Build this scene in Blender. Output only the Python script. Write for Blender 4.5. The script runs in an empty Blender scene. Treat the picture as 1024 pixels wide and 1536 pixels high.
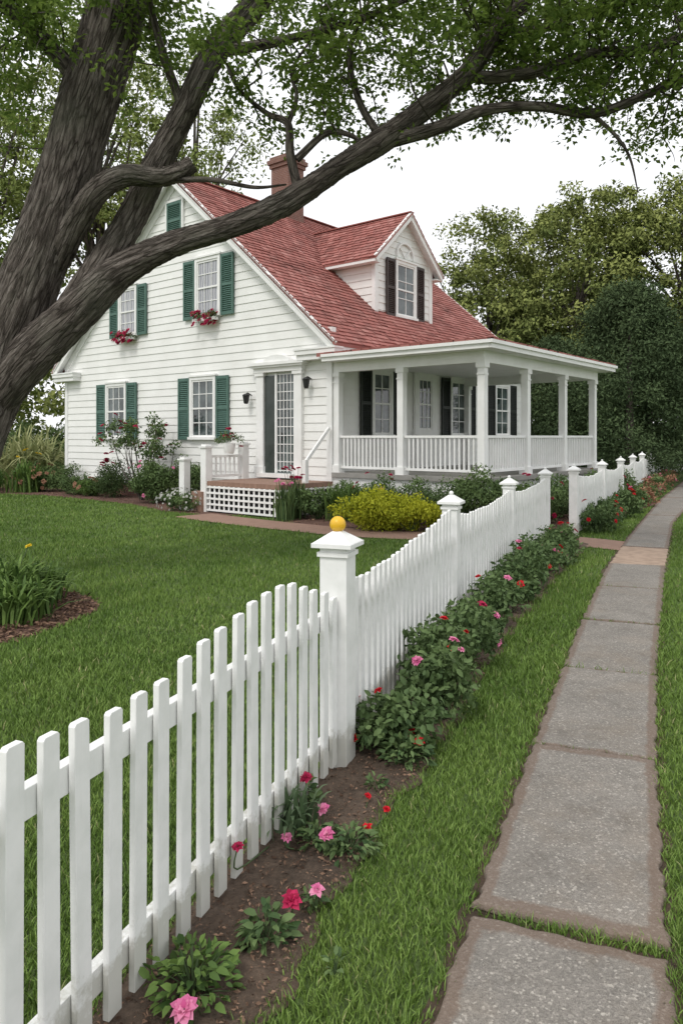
import bpy, math, random
import numpy as np
from mathutils import Vector
rng=np.random.default_rng(11); random.seed(5)
scene=bpy.context.scene
V=lambda *a: np.array(a,float)
def nrm(a):
    a=np.asarray(a,float); return a/(np.linalg.norm(a,axis=-1,keepdims=True)+1e-9)

# ------------------------------------------------------------------ builder
class MB:
    def __init__(s): s.v=[];s.nv=0;s.f=[];s.r=[];s.t=[]
    def add(s,v,f,mat=0,rnd=0.5,tco=None,smooth=False):
        v=np.asarray(v,float).reshape(-1,3); f=np.asarray(f,int)
        if f.ndim==1: f=f[None,:]
        s.f.append((f+s.nv,mat,smooth)); s.v.append(v)
        s.r.append(np.broadcast_to(np.asarray(rnd,float),(len(v),)).copy())
        s.t.append(v.copy() if tco is None else np.asarray(tco,float))
        s.nv+=len(v)
    def obj(s,name,mats,parent=None,loc=None,rotz=None,bevel=None):
        v=np.concatenate(s.v); me=bpy.data.meshes.new(name)
        me.vertices.add(len(v)); me.vertices.foreach_set('co',v.astype(np.float32).ravel())
        loops=np.concatenate([f.ravel() for f,_,_ in s.f])
        tot=np.concatenate([np.full(len(f),f.shape[1]) for f,_,_ in s.f])
        mi=np.concatenate([np.full(len(f),m) for f,m,_ in s.f])
        sm=np.concatenate([np.full(len(f),b) for f,_,b in s.f])
        st=np.concatenate([[0],np.cumsum(tot)[:-1]])
        me.loops.add(len(loops)); me.loops.foreach_set('vertex_index',loops.astype(np.int32))
        me.polygons.add(len(tot)); me.polygons.foreach_set('loop_start',st.astype(np.int32))
        try: me.polygons.foreach_set('loop_total',tot.astype(np.int32))
        except Exception: pass
        me.polygons.foreach_set('material_index',mi.astype(np.int32))
        me.polygons.foreach_set('use_smooth',sm.astype(bool))
        me.update(calc_edges=True)
        a=me.attributes.new('rnd','FLOAT','POINT'); a.data.foreach_set('value',np.concatenate(s.r).astype(np.float32))
        a=me.attributes.new('tco','FLOAT_VECTOR','POINT'); a.data.foreach_set('vector',np.concatenate(s.t).astype(np.float32).ravel())
        for m in mats: me.materials.append(m)
        o=bpy.data.objects.new(name,me); scene.collection.objects.link(o)
        if parent: o.parent=parent
        if loc is not None: o.location=loc
        if rotz is not None: o.rotation_euler[2]=rotz
        if bevel:
            b=o.modifiers.new('bev','BEVEL'); b.width=bevel; b.segments=2; b.limit_method='ANGLE'
        return o
BF=np.array([[0,1,3,2],[4,6,7,5],[0,4,5,1],[2,3,7,6],[0,2,6,4],[1,5,7,3]])
def obox(mb,c,ax,ay,az,hx,hy,hz,mat=0,rnd=0.5):
    c=np.asarray(c,float); v=[]
    for i in(-1,1):
        for j in(-1,1):
            for k in(-1,1): v.append(c+i*hx*ax+j*hy*ay+k*hz*az)
    mb.add(v,BF,mat,rnd)
EX,EY,EZ=V(1,0,0),V(0,1,0),V(0,0,1)
def box(mb,x0,x1,y0,y1,z0,z1,mat=0,rnd=0.5):
    obox(mb,V((x0+x1)/2,(y0+y1)/2,(z0+z1)/2),EX,EY,EZ,abs(x1-x0)/2,abs(y1-y0)/2,abs(z1-z0)/2,mat,rnd)
def beam(mb,p,q,w,h,mat=0):
    p=np.asarray(p,float);q=np.asarray(q,float);d=q-p;L=np.linalg.norm(d);d=d/L
    s=np.cross(d,EZ); s=nrm(s); u=np.cross(s,d)
    obox(mb,(p+q)/2,d,s,u,L/2,w/2,h/2,mat)

def catmull(P,n):
    P=np.asarray(P,float); Q=np.vstack([2*P[0]-P[1],P,2*P[-1]-P[-2]]); out=[]
    for i in range(1,len(Q)-2):
        for t in np.linspace(0,1,n,endpoint=False):
            a,b,c,d=Q[i-1:i+3]
            out.append(.5*((2*b)+(c-a)*t+(2*a-5*b+4*c-d)*t*t+(3*b-a-3*c+d)*t**3))
    out.append(P[-1]); return np.array(out)
def tube(mb,pts,rad,mat=0,ns=12,n=6,rough=0.0,cap=True):
    PR=np.hstack([np.asarray(pts,float),np.asarray(rad,float)[:,None]])
    C=catmull(PR,n); P=C[:,:3]; R=np.maximum(C[:,3],.0008); m=len(P)
    T=nrm(np.gradient(P,axis=0)); up=V(.13,.95,.2)
    S=nrm(np.cross(T,up)); U=np.cross(S,T)
    a=np.linspace(0,2*np.pi,ns,endpoint=False)
    ln=np.concatenate([[0],np.cumsum(np.linalg.norm(np.diff(P,axis=0),axis=1))])
    ph=rng.random()*20
    rr=R[:,None]*np.ones(ns)[None,:]
    if rough:
        A,Lm=np.meshgrid(a,ln)
        rr=rr*(1+rough*(np.sin(3*A+2.1*Lm+ph)*.5+np.sin(2*A-3.7*Lm+ph*2)*.5+.35*np.sin(7*A+5*Lm+ph)))
        if ns>=40:
            w=A+.12*np.sin(2.3*Lm+ph)+.05*np.sin(6.1*Lm+3*A)
            rr=rr*(1+.026*np.abs(np.sin(9*w+1.2*np.sin(1.9*Lm)))+.02*np.abs(np.sin(14.5*w-1.5*np.sin(2.7*Lm+1)))*1.0-.014)+.004*rng.normal(size=rr.shape)
    v=P[:,None,:]+rr[:,:,None]*(np.cos(a)[None,:,None]*S[:,None,:]+np.sin(a)[None,:,None]*U[:,None,:])
    t=np.stack([np.cos(a)[None,:]*R[:,None],np.sin(a)[None,:]*R[:,None],np.repeat(ln[:,None],ns,1)+ph],-1)
    i=np.arange(m-1)[:,None]*ns; j=np.arange(ns)[None,:]; j2=(j+1)%ns
    f=np.stack([i+j,i+j2,i+ns+j2,i+ns+j],-1).reshape(-1,4)
    mb.add(v.reshape(-1,3),f,mat,.5,t.reshape(-1,3),True)
    if cap: mb.add(v[-1],np.arange(ns)[None,:],mat,.5,t[-1])
    return P
def leaves(mb,P,D,L,W,mat=0,rnd=None,full=False,N=None,upb=0.8,curl=.25):
    n=len(P); D=nrm(D); L=np.broadcast_to(L,(n,))[:,None]; W=np.broadcast_to(W,(n,))[:,None]
    if N is None: N=rng.normal(size=(n,3))+V(0,0,upb*1.5)
    N=nrm(N-(N*D).sum(1,keepdims=True)*D); S=np.cross(D,N)
    if rnd is None: rnd=rng.random(n)
    if not full:
        v=np.stack([P,P+D*L*.45+S*W*.5+N*W*.12,P+D*L-N*L*.12,P+D*L*.45-S*W*.5+N*W*.12],1)
        f=np.arange(n)[:,None]*4+np.arange(4)[None,:]
        mb.add(v.reshape(-1,3),f,mat,np.repeat(rnd,4))
    else:
        c=curl
        v=np.stack([P,P+D*L*.3+S*W*.42+N*W*.15,P+D*L*.3-N*L*.02,P+D*L*.3-S*W*.42+N*W*.15,
          P+D*L*.68+S*W*.4+N*(W*.12-c*L*.3),P+D*L*.68-N*L*c*.4,P+D*L*.68-S*W*.4+N*(W*.12-c*L*.3),P+D*L*.98-N*L*c],1)
        b=np.arange(n)[:,None]*8; r=np.repeat(rnd,8)
        k=mb.nv
        q=np.concatenate([b+np.array([[1,4,5,2]]),b+np.array([[2,5,6,3]])])
        t=np.concatenate([b+np.array([[0,1,2]]),b+np.array([[0,2,3]]),b+np.array([[4,7,5]]),b+np.array([[5,7,6]])])
        mb.add(v.reshape(-1,3),q,mat,r,smooth=True)
        mb.f.append((t+k,mat,True))
def clumps(mb,C,R,per,leafL,mat=0,flat=.65,full=False,wr=.5,out=1.0,ctr=None,jit=.55):
    # leaves lie roughly on each clump's outer surface, so every clump shades like a soft rounded mass
    C=np.asarray(C,float); n=len(C)*per
    cc=np.repeat(C,per,0); rr=np.repeat(np.broadcast_to(R,(len(C),)),per)[:,None]
    d=nrm(rng.normal(size=(n,3))); rad=rng.random((n,1))**.4
    off=d*rad*rr*V(1,1,flat)
    Nn=d+rng.normal(size=(n,3))*jit+V(0,0,.35)
    if ctr is not None: Nn=Nn+nrm(cc-np.asarray(ctr))*.6
    D=rng.normal(size=(n,3))+d*.5*out+V(0,0,-.4)
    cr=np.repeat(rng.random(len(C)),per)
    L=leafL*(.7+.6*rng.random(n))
    leaves(mb,cc+off,D,L,L*wr,mat,np.clip(.45*cr+.25*rng.random(n)+.3*(off[:,2]/(rr[:,0]*flat+1e-6)+1)*.5,0,1),full,Nn)  # leaf colour lightens towards each clump's top: shading put into the tone
def crown_pts(c,rad,n,lo=.45,lump=.18):
    d=nrm(rng.normal(size=(n,3))); r=lo+(1-lo)*rng.random(n)**.7
    s=1+lump*(np.sin(d[:,0]*5+c[0])+np.sin(d[:,1]*4.3+c[1]*2)+np.sin(d[:,2]*6+c[0]*1.7))*.6
    return np.asarray(c)+d*(r*s)[:,None]*np.asarray(rad)

# ------------------------------------------------------------------ materials
def newmat(name):
    m=bpy.data.materials.new(name); m.use_nodes=True; nt=m.node_tree
    return m,nt,nt.nodes['Principled BSDF']
def N(nt,t,**k):
    n=nt.nodes.new(t)
    for a,b in k.items():
        if hasattr(n,a): setattr(n,a,b)
    return n
def ramp(nt,src,stops):
    r=N(nt,'ShaderNodeValToRGB'); e=r.color_ramp.elements
    while len(e)<len(stops): e.new(.5)
    for q,(p,c) in zip(e,stops): q.position=p; q.color=(*c,1)
    nt.links.new(src,r.inputs[0]); return r.outputs[0]
def noise_(nt,scale,detail=4,vec=None,rough=.55):
    n=N(nt,'ShaderNodeTexNoise'); n.inputs['Scale'].default_value=scale; n.inputs['Detail'].default_value=detail
    n.inputs['Roughness'].default_value=rough
    if vec is None:
        tc=N(nt,'ShaderNodeTexCoord'); vec=tc.outputs['Object']
    nt.links.new(vec,n.inputs['Vector']); return n.outputs['Fac']
def attr(nt,name,vec=False):
    a=N(nt,'ShaderNodeAttribute'); a.attribute_name=name; return a.outputs['Vector' if vec else 'Fac']
def mix(nt,f,a,b,mode='MIX'):
    m=N(nt,'ShaderNodeMixRGB'); m.blend_type=mode
    if isinstance(f,(int,float)): m.inputs[0].default_value=f
    else: nt.links.new(f,m.inputs[0])
    for i,c in((1,a),(2,b)):
        if isinstance(c,tuple): m.inputs[i].default_value=(*c,1)
        else: nt.links.new(c,m.inputs[i])
    return m.outputs[0]
def bump(nt,bs,h,s=.4,d=.01):
    b=N(nt,'ShaderNodeBump'); b.inputs['Strength'].default_value=s; b.inputs['Distance'].default_value=d
    nt.links.new(h,b.inputs['Height']); nt.links.new(b.outputs[0],bs.inputs['Normal'])
def simple(name,c1,c2,scale=6,rough=.6,bs=.1,bd=.004,spec=.4):
    m,nt,b=newmat(name); f=noise_(nt,scale,6)
    nt.links.new(ramp(nt,f,[(.32,c2),(.62,c1)]),b.inputs['Base Color']); b.inputs['Roughness'].default_value=rough
    b.inputs['Specular IOR Level'].default_value=spec
    if bs: bump(nt,b,noise_(nt,scale*12,3),bs,bd)
    return m
def leafmat(name,dark,light,tr=.3,rough=.6,spec=.2):
    m,nt,b=newmat(name)
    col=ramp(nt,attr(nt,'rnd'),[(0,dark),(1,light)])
    nt.links.new(col,b.inputs['Base Color']); b.inputs['Roughness'].default_value=rough
    b.inputs['Specular IOR Level'].default_value=spec
    if tr>0:
        t=N(nt,'ShaderNodeBsdfTranslucent'); nt.links.new(col,t.inputs[0])
        ms=N(nt,'ShaderNodeMixShader'); ms.inputs[0].default_value=tr
        nt.links.new(b.outputs[0],ms.inputs[1]); nt.links.new(t.outputs[0],ms.inputs[2])
        nt.links.new(ms.outputs[0],nt.nodes['Material Output'].inputs[0])
    return m

M_white=simple('white_paint',(.84,.84,.83),(.77,.77,.75),3,.5,.06)
m,nt,b=newmat('fence_paint')
c=ramp(nt,noise_(nt,9,6),[(.32,(.76,.77,.75)),(.62,(.86,.86,.85))])
tc=N(nt,'ShaderNodeTexCoord'); sp=N(nt,'ShaderNodeSeparateXYZ'); nt.links.new(tc.outputs['Object'],sp.inputs[0])
ad=N(nt,'ShaderNodeMath'); ad.operation='MULTIPLY_ADD'; nt.links.new(noise_(nt,14,6,None,.7),ad.inputs[0]); ad.inputs[1].default_value=-.35; nt.links.new(sp.outputs[2],ad.inputs[2])
c=mix(nt,ramp(nt,ad.outputs[0],[(0,(.55,.55,.55)),(.06,(0,0,0))]),c,(.33,.32,.25))
mp=N(nt,'ShaderNodeMapping'); mp.inputs['Scale'].default_value=(60,60,3); nt.links.new(tc.outputs['Object'],mp.inputs[0])
g_=noise_(nt,1.5,5,mp.outputs[0],.7); c=mix(nt,ramp(nt,g_,[(.6,(0,0,0)),(.78,(.25,.25,.25))]),c,(.55,.55,.52))
nt.links.new(c,b.inputs['Base Color']); b.inputs['Roughness'].default_value=.5; bump(nt,b,g_,.25,.003); M_fence=m
M_siding=simple('white_siding',(.84,.84,.82),(.77,.77,.745),1.6,.6,.08)
M_green=simple('shutter_green',(.085,.165,.135),(.06,.125,.10),8,.55)
M_black=simple('shutter_black',(.018,.022,.02),(.03,.035,.03),8,.5)
M_brown=simple('shutter_brown',(.06,.042,.037),(.04,.027,.025),8,.5)
M_yellow=simple('yellow_paint',(.75,.45,.03),(.68,.38,.02),8,.35)
M_dark=simple('dark_metal',(.02,.02,.022),(.03,.03,.03),8,.4)
M_shade=simple('painted_shade',(.03,.03,.028),(.02,.02,.02),8,.9,0)  # near-black colour standing in for the shade inside hollows
M_porchfloor=simple('porch_floor',(.30,.29,.27),(.24,.23,.21),4,.6)
m,nt,b=newmat('window_glass')
f=noise_(nt,1.7,3)
nt.links.new(ramp(nt,f,[(.35,(.02,.03,.03)),(.65,(.12,.15,.15))]),b.inputs['Base Color']); b.inputs['Roughness'].default_value=.04
b.inputs['Specular IOR Level'].default_value=.9; M_glass=m
m,nt,b=newmat('curtained_glass')
tc=N(nt,'ShaderNodeTexCoord'); w=N(nt,'ShaderNodeTexWave'); w.inputs['Scale'].default_value=3.2; w.inputs['Distortion'].default_value=3; w.bands_direction='Y'
nt.links.new(tc.outputs['Object'],w.inputs[0])
nt.links.new(ramp(nt,w.outputs[1],[(0,(.2,.21,.24)),(1,(.46,.46,.48))]),b.inputs['Base Color']); b.inputs['Roughness'].default_value=.15; b.inputs['Coat Weight'].default_value=.7; b.inputs['Coat Roughness'].default_value=.03
M_curt=m
m,nt,b=newmat('red_shingles')
c=ramp(nt,attr(nt,'rnd'),[(0,(.17,.075,.065)),(.3,(.30,.11,.095)),(.75,(.40,.155,.135)),(1,(.48,.25,.22))])
c=mix(nt,ramp(nt,noise_(nt,45,5,None,.7),[(.4,(0,0,0)),(.7,(.7,.7,.7))]),c,(.18,.08,.07)); c2=mix(nt,.45,c,ramp(nt,noise_(nt,.9,6,None,.65),[(.3,(.19,.10,.09)),(.5,(.37,.145,.125)),(.7,(.50,.25,.225))]))
nt.links.new(c2,b.inputs['Base Color']); b.inputs['Roughness'].default_value=.9; b.inputs['Specular IOR Level'].default_value=.2; bump(nt,b,noise_(nt,70,5),.9,.012); M_shingle=m
def brickmat(name,c1,c2,mort,sx,horizontal=False,scale=1.0):
    m,nt,b=newmat(name); tc=N(nt,'ShaderNodeTexCoord'); sp=N(nt,'ShaderNodeSeparateXYZ'); nt.links.new(tc.outputs['Object'],sp.inputs[0])
    cb=N(nt,'ShaderNodeCombineXYZ')
    if horizontal: nt.links.new(sp.outputs[0],cb.inputs[0]); nt.links.new(sp.outputs[1],cb.inputs[1])
    else:
        ad=N(nt,'ShaderNodeMath'); ad.operation='ADD'; nt.links.new(sp.outputs[0],ad.inputs[0]); nt.links.new(sp.outputs[1],ad.inputs[1])
        nt.links.new(ad.outputs[0],cb.inputs[0]); nt.links.new(sp.outputs[2],cb.inputs[1])
    bt=N(nt,'ShaderNodeTexBrick'); bt.inputs['Scale'].default_value=sx; bt.inputs['Mortar Size'].default_value=.02
    bt.inputs['Color1'].default_value=(*c1,1); bt.inputs['Color2'].default_value=(*c2,1); bt.inputs['Mortar'].default_value=(*mort,1)
    nt.links.new(cb.outputs[0],bt.inputs[0])
    nt.links.new(mix(nt,noise_(nt,9,5),bt.outputs[0],tuple(x*.6 for x in c1)),b.inputs['Base Color']); b.inputs['Roughness'].default_value=.85
    bump(nt,b,bt.outputs[1],-.5,.01); return m
M_brick=brickmat('chimney_brick',(.26,.12,.09),(.17,.075,.06),(.36,.33,.30),4.5)
M_paver=brickmat('path_brick',(.38,.23,.17),(.28,.165,.12),(.2,.16,.12),4.5,True)
m,nt,b=newmat('sidewalk_concrete')
tc=N(nt,'ShaderNodeTexCoord'); vo=N(nt,'ShaderNodeTexVoronoi'); vo.inputs['Scale'].default_value=120; nt.links.new(tc.outputs['Object'],vo.inputs[0])
sp=N(nt,'ShaderNodeSeparateColor'); nt.links.new(vo.outputs['Color'],sp.inputs[0])
c=ramp(nt,sp.outputs[0],[(0,(.09,.083,.073)),(.5,(.175,.16,.142)),(.8,(.25,.23,.203)),(.92,(.39,.36,.32)),(1,(.72,.67,.59))])
c=mix(nt,.45,c,ramp(nt,noise_(nt,2.1,8,None,.72),[(.3,(.085,.076,.066)),(.5,(.18,.163,.142)),(.7,(.33,.30,.265))]))
c=mix(nt,.35,c,ramp(nt,noise_(nt,320,2),[(.35,(.05,.045,.04)),(.65,(.43,.40,.355))]))
c=mix(nt,ramp(nt,noise_(nt,4.5,7,None,.72),[(.54,(0,0,0)),(.72,(.55,.55,.55))]),c,(.08,.066,.053))
c=mix(nt,ramp(nt,noise_(nt,1.3,6,None,.7),[(.5,(0,0,0)),(.7,(.4,.4,.4))]),c,(.23,.18,.13))
ad=N(nt,'ShaderNodeMath'); ad.operation='MULTIPLY_ADD'; nt.links.new(noise_(nt,7,8,None,.75),ad.inputs[0]); ad.inputs[1].default_value=-.10; nt.links.new(attr(nt,'rnd'),ad.inputs[2])
ef=ramp(nt,ad.outputs[0],[(0,(.6,.6,.6)),(.02,(0,0,0))])
c=mix(nt,ef,c,(.14,.087,.058)); nt.links.new(c,b.inputs['Base Color']); b.inputs['Roughness'].default_value=.85
bump(nt,b,vo.outputs['Distance'],.5,.006); M_conc=m
def soilm(name,a,bb,cc):
    m,nt,b=newmat(name); c=ramp(nt,noise_(nt,38,8,None,.7),[(.3,a),(.52,bb),(.72,cc)])
    nt.links.new(mix(nt,.4,c,ramp(nt,noise_(nt,3,4),[(.3,a),(.7,cc)])),b.inputs['Base Color']); b.inputs['Roughness'].default_value=.95
    bump(nt,b,noise_(nt,90,6,None,.7),1,.015); return m
M_soil=soilm('soil',(.045,.03,.021),(.10,.07,.048),(.2,.14,.1))
M_mulch=soilm('mulch',(.05,.026,.018),(.13,.066,.047),(.2,.11,.08))
M_chip=leafmat('mulch_chips',(.04,.024,.016),(.30,.19,.13),0,.9)
m,nt,b=newmat('ground_grass')
c=ramp(nt,noise_(nt,60,6,None,.7),[(.3,(.04,.065,.018)),(.7,(.11,.17,.045))])
nt.links.new(mix(nt,.4,c,ramp(nt,noise_(nt,.5,4),[(.3,(.07,.11,.025)),(.7,(.13,.20,.05))])),b.inputs['Base Color']); b.inputs['Roughness'].default_value=.95
bump(nt,b,noise_(nt,150,4),.8,.02); M_ground=m
m,nt,b=newmat('grass_blades')
c=ramp(nt,attr(nt,'rnd'),[(0,(.105,.17,.033)),(.6,(.17,.265,.06)),(.92,(.24,.335,.09)),(1,(.42,.40,.21))])
tc=N(nt,'ShaderNodeTexCoord'); mp=N(nt,'ShaderNodeMapping'); mp.inputs['Rotation'].default_value=(0,0,.5); nt.links.new(tc.outputs['Object'],mp.inputs[0])
wv=N(nt,'ShaderNodeTexWave'); wv.inputs['Scale'].default_value=.42; wv.inputs['Distortion'].default_value=2.2; wv.inputs['Detail Scale'].default_value=1.5; nt.links.new(mp.outputs[0],wv.inputs[0])
c=mix(nt,.8,c,ramp(nt,wv.outputs[1],[(0,(.84,.88,.84)),(1,(1,1,1))]),'MULTIPLY')
c=mix(nt,.9,c,ramp(nt,noise_(nt,.75,7,None,.65),[(.3,(.54,.64,.52)),(.5,(.87,.9,.82)),(.7,(1.0,.98,.95))]),'MULTIPLY')
nt.links.new(c,b.inputs['Base Color']); b.inputs['Roughness'].default_value=.55; b.inputs['Specular IOR Level'].default_value=.2
M_grass=m
# bark
m,nt,b=newmat('bark'); tv=attr(nt,'tco',True); mp=N(nt,'ShaderNodeMapping'); mp.inputs['Scale'].default_value=(1,1,.13); nt.links.new(tv,mp.inputs[0])
n1=noise_(nt,30,10,mp.outputs[0],.75)
nz=N(nt,'ShaderNodeTexNoise'); nz.inputs['Scale'].default_value=9; nz.inputs['Detail'].default_value=5; nt.links.new(mp.outputs[0],nz.inputs['Vector'])
mx=mix(nt,.14,mp.outputs[0],nz.outputs['Color'])
vo=N(nt,'ShaderNodeTexVoronoi'); vo.feature='DISTANCE_TO_EDGE'; vo.inputs['Scale'].default_value=20; nt.links.new(mx,vo.inputs[0])
c=ramp(nt,n1,[(.3,(.04,.033,.028)),(.5,(.135,.115,.10)),(.7,(.33,.295,.265))])
cr=ramp(nt,vo.outputs['Distance'],[(0,(.22,.2,.18)),(.13,(1,1,1))]); c=mix(nt,.7,c,cr,'MULTIPLY')
c=mix(nt,ramp(nt,noise_(nt,1.6,5,tv),[(.5,(0,0,0)),(.75,(.35,.35,.35))]),c,(.15,.16,.12))
nt.links.new(c,b.inputs['Base Color']); b.inputs['Roughness'].default_value=.95; b.inputs['Specular IOR Level'].default_value=.15
hh=mix(nt,.6,cr,n1); bump(nt,b,hh,1,.06); M_bark=m

L_oak=leafmat('oak_leaves',(.06,.11,.02),(.21,.29,.06),.45)
L_mid=leafmat('light_foliage',(.10,.145,.035),(.34,.40,.12),0)
L_bg=leafmat('woodland_foliage',(.075,.11,.035),(.34,.37,.12),0,.8,.05)
L_cedar=leafmat('cedar_foliage',(.03,.05,.025),(.11,.155,.07),0,.8,.05)
L_shrub=leafmat('shrub_leaves',(.04,.075,.024),(.15,.22,.075),0)
L_box=leafmat('boxwood_leaves',(.025,.05,.016),(.085,.13,.042),0)
L_yel=leafmat('golden_leaves',(.20,.25,.015),(.62,.62,.05),.2)
L_lily=leafmat('lily_leaves',(.05,.10,.025),(.18,.28,.07),.25)
L_rose=leafmat('rose_leaves',(.04,.08,.028),(.155,.225,.085),.15)
F_red=leafmat('red_petals',(.42,.004,.012),(.68,.015,.03),.2)
F_crim=leafmat('crimson_petals',(.32,.01,.05),(.55,.03,.11),.2)
F_pink=leafmat('pink_petals',(.6,.10,.28),(.85,.35,.52),.25)
F_white=leafmat('white_petals',(.5,.5,.46),(.7,.7,.68),.2)
F_yel=leafmat('yellow_petals',(.7,.5,.02),(.8,.6,.05),.2)
F_rust=leafmat('russet_leaves',(.2,.10,.06),(.38,.21,.13),0)
M_stem=simple('stem_green',(.07,.11,.04),(.05,.08,.03),30,.7,0)

# ------------------------------------------------------------------ layout data
FENCE1=np.array([[-1.15,.8],[-.778,1.775],[-.57,2.31],[.0,3.78],[.47,5.2],[1.0,6.56],[2.12,9.2],[3.27,11.7]])
def fx(y): return np.interp(y,FENCE1[:,1],FENCE1[:,0])
FENCE2=np.array([[3.97,12.5],[6.0,16.2],[9.2,22.5],[13.5,31.0]])
SL=np.array([[-.2,1.0],[.266,2.12],[.566,2.85],[1.05,4.02],[1.94,6.13],[3.26,9.12],[4.76,12.2],[8.5,19.6],[13.0,27.9],[24,48]])
SR=np.array([[.5,1.0],[1.0,2.21],[1.11,2.51],[1.62,3.78],[2.33,5.42],[4.23,9.59],[6.5,14.4],[10,20.6],[14.6,28.6],[25.6,48]])
xl=lambda y:np.interp(y,SL[:,1],SL[:,0]); xr=lambda y:np.interp(y,SR[:,1],SR[:,0])
bedw=lambda y:np.interp(y,[.8,2.1,3.1,3.6,4.4,7,11.5],[.44,.43,.40,.43,.50,.58,.7])+.025*np.sin(y*9)+.02*np.sin(y*23+1)
HB1=[(-.2,16.6),(-8.8,23.6),(-13,26),(-13,22.6),(-8.6,21.2),(-6.9,19.8),(-5.2,18.3),(-4.0,16.6),(-2.9,15.9),(-1.2,15.5)]
HB2=[(-1.4,15.0),(-.7,14.1),(.6,13.15),(2,12.85),(3.3,12.7),(5.2,14.6),(8.2,18.8),(7,19.5),(2.8,14.4),(-.1,16.7),(-1,15.6)]
a=np.linspace(0,2*np.pi,40,endpoint=False)
ISL=[(-3.75+1.35*math.cos(t)*(1+.04*math.sin(5*t)),6.9+1.35*math.sin(t)*(1+.05*math.sin(3*t))) for t in a]
PC=catmull([[-3.2,15.8],[-2.3,14.9],[-1.0,13.8],[.5,12.75],[2.2,12.3],[3.55,12.05],[4.5,11.15]],10)
PT=nrm(np.gradient(PC,axis=0)); PN=np.stack([PT[:,1],-PT[:,0]],1)
PATH=[tuple(p) for p in PC+PN*.48]+[tuple(p) for p in (PC-PN*.48)[::-1]]
def inpoly(px,py,poly):
    inside=np.zeros(len(px),bool); n=len(poly)
    for i in range(n):
        x1,y1=poly[i];x2,y2=poly[(i+1)%n]
        c=((y1>py)!=(y2>py))&(px<(x2-x1)*(py-y1)/((y2-y1) if y2!=y1 else 1e-9)+x1)
        inside^=c
    return inside
ang=math.atan2(.776,.63); HC=V(-.225,16.5,0); hn=V(math.cos(ang),math.sin(ang),0); hu=V(-math.sin(ang),math.cos(ang),0)
def hw(x,y): p=HC+hn*x+hu*y; return (p[0],p[1])
HOUSEP=[hw(0,11),hw(0,2.3),hw(-1.8,2.3),hw(-1.8,-.2),hw(0,-.2),hw(0,-3.9),hw(6.1,-3.9),hw(6.1,0),hw(10,0),hw(10,11)]

# ------------------------------------------------------------------ ground
g=MB(); s=400; g.add([[-s,-s,0],[s,-s,0],[s,s,0],[-s,s,0]],[0,1,2,3]); g.obj('ground',[M_ground])
def sheet_poly(name,pts,z,mat):
    mb=MB(); mb.add([[p[0],p[1],z] for p in pts],np.arange(len(pts))); return mb.obj(name,[mat])
sheet_poly('mulch_bed',HB1,.008,M_mulch); sheet_poly('mulch_bed',HB2,.008,M_mulch); sheet_poly('mulch_bed',ISL,.008,M_mulch)
sheet_poly('brick_path',PATH,.014,M_paver)
mb=MB(); ys=np.arange(.8,11.6,.03); us=np.linspace(0,1,26)
YY,UU=np.meshgrid(ys,us,indexing='ij'); XX=fx(YY)-.12+UU*(bedw(YY)+.12)
e=np.minimum(UU,1-UU); ZZ=.006+np.clip(e*8,0,1)*(.018+.012*np.sin(XX*31+YY*17)*np.sin(YY*29)+.010*rng.random(XX.shape))
v=np.stack([XX,YY,ZZ],-1).reshape(-1,3); n0,n1_=XX.shape
I=np.arange(n0-1)[:,None]*n1_; J=np.arange(n1_-1)[None,:]
f=np.stack([I+J,I+J+1,I+n1_+J+1,I+n1_+J],-1).reshape(-1,4); mb.add(v,f,0,smooth=True)
n=14000; y=.9+10*rng.random(n)**1.7; x=fx(y)-.08+rng.random(n)*(bedw(y)+.06)
P=np.stack([x,y,.03+.012*rng.random(n)],1); D=np.stack([rng.normal(size=n),rng.normal(size=n),.25*rng.normal(size=n)],1)
L=.005+.022*rng.random(n)**2.5; leaves(mb,P,D,L,L*.5,1)
mb.obj('soil_bed',[M_soil,M_chip])
mb=MB()
for pl,nn in((ISL,9000),(HB2,5000),(HB1,4000)):
    q=np.array(pl); x=rng.uniform(q[:,0].min(),q[:,0].max(),nn); y=rng.uniform(q[:,1].min(),q[:,1].max(),nn); k=inpoly(x,y,pl)
    x,y=x[k],y[k]; n=len(x); P=np.stack([x,y,.012+.02*rng.random(n)],1); D=np.stack([rng.normal(size=n),rng.normal(size=n),.3*rng.normal(size=n)],1)
    L=.03+.04*rng.random(n); leaves(mb,P,D,L,L*.4,0)
mb.obj('mulch_chips',[M_chip])

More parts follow.
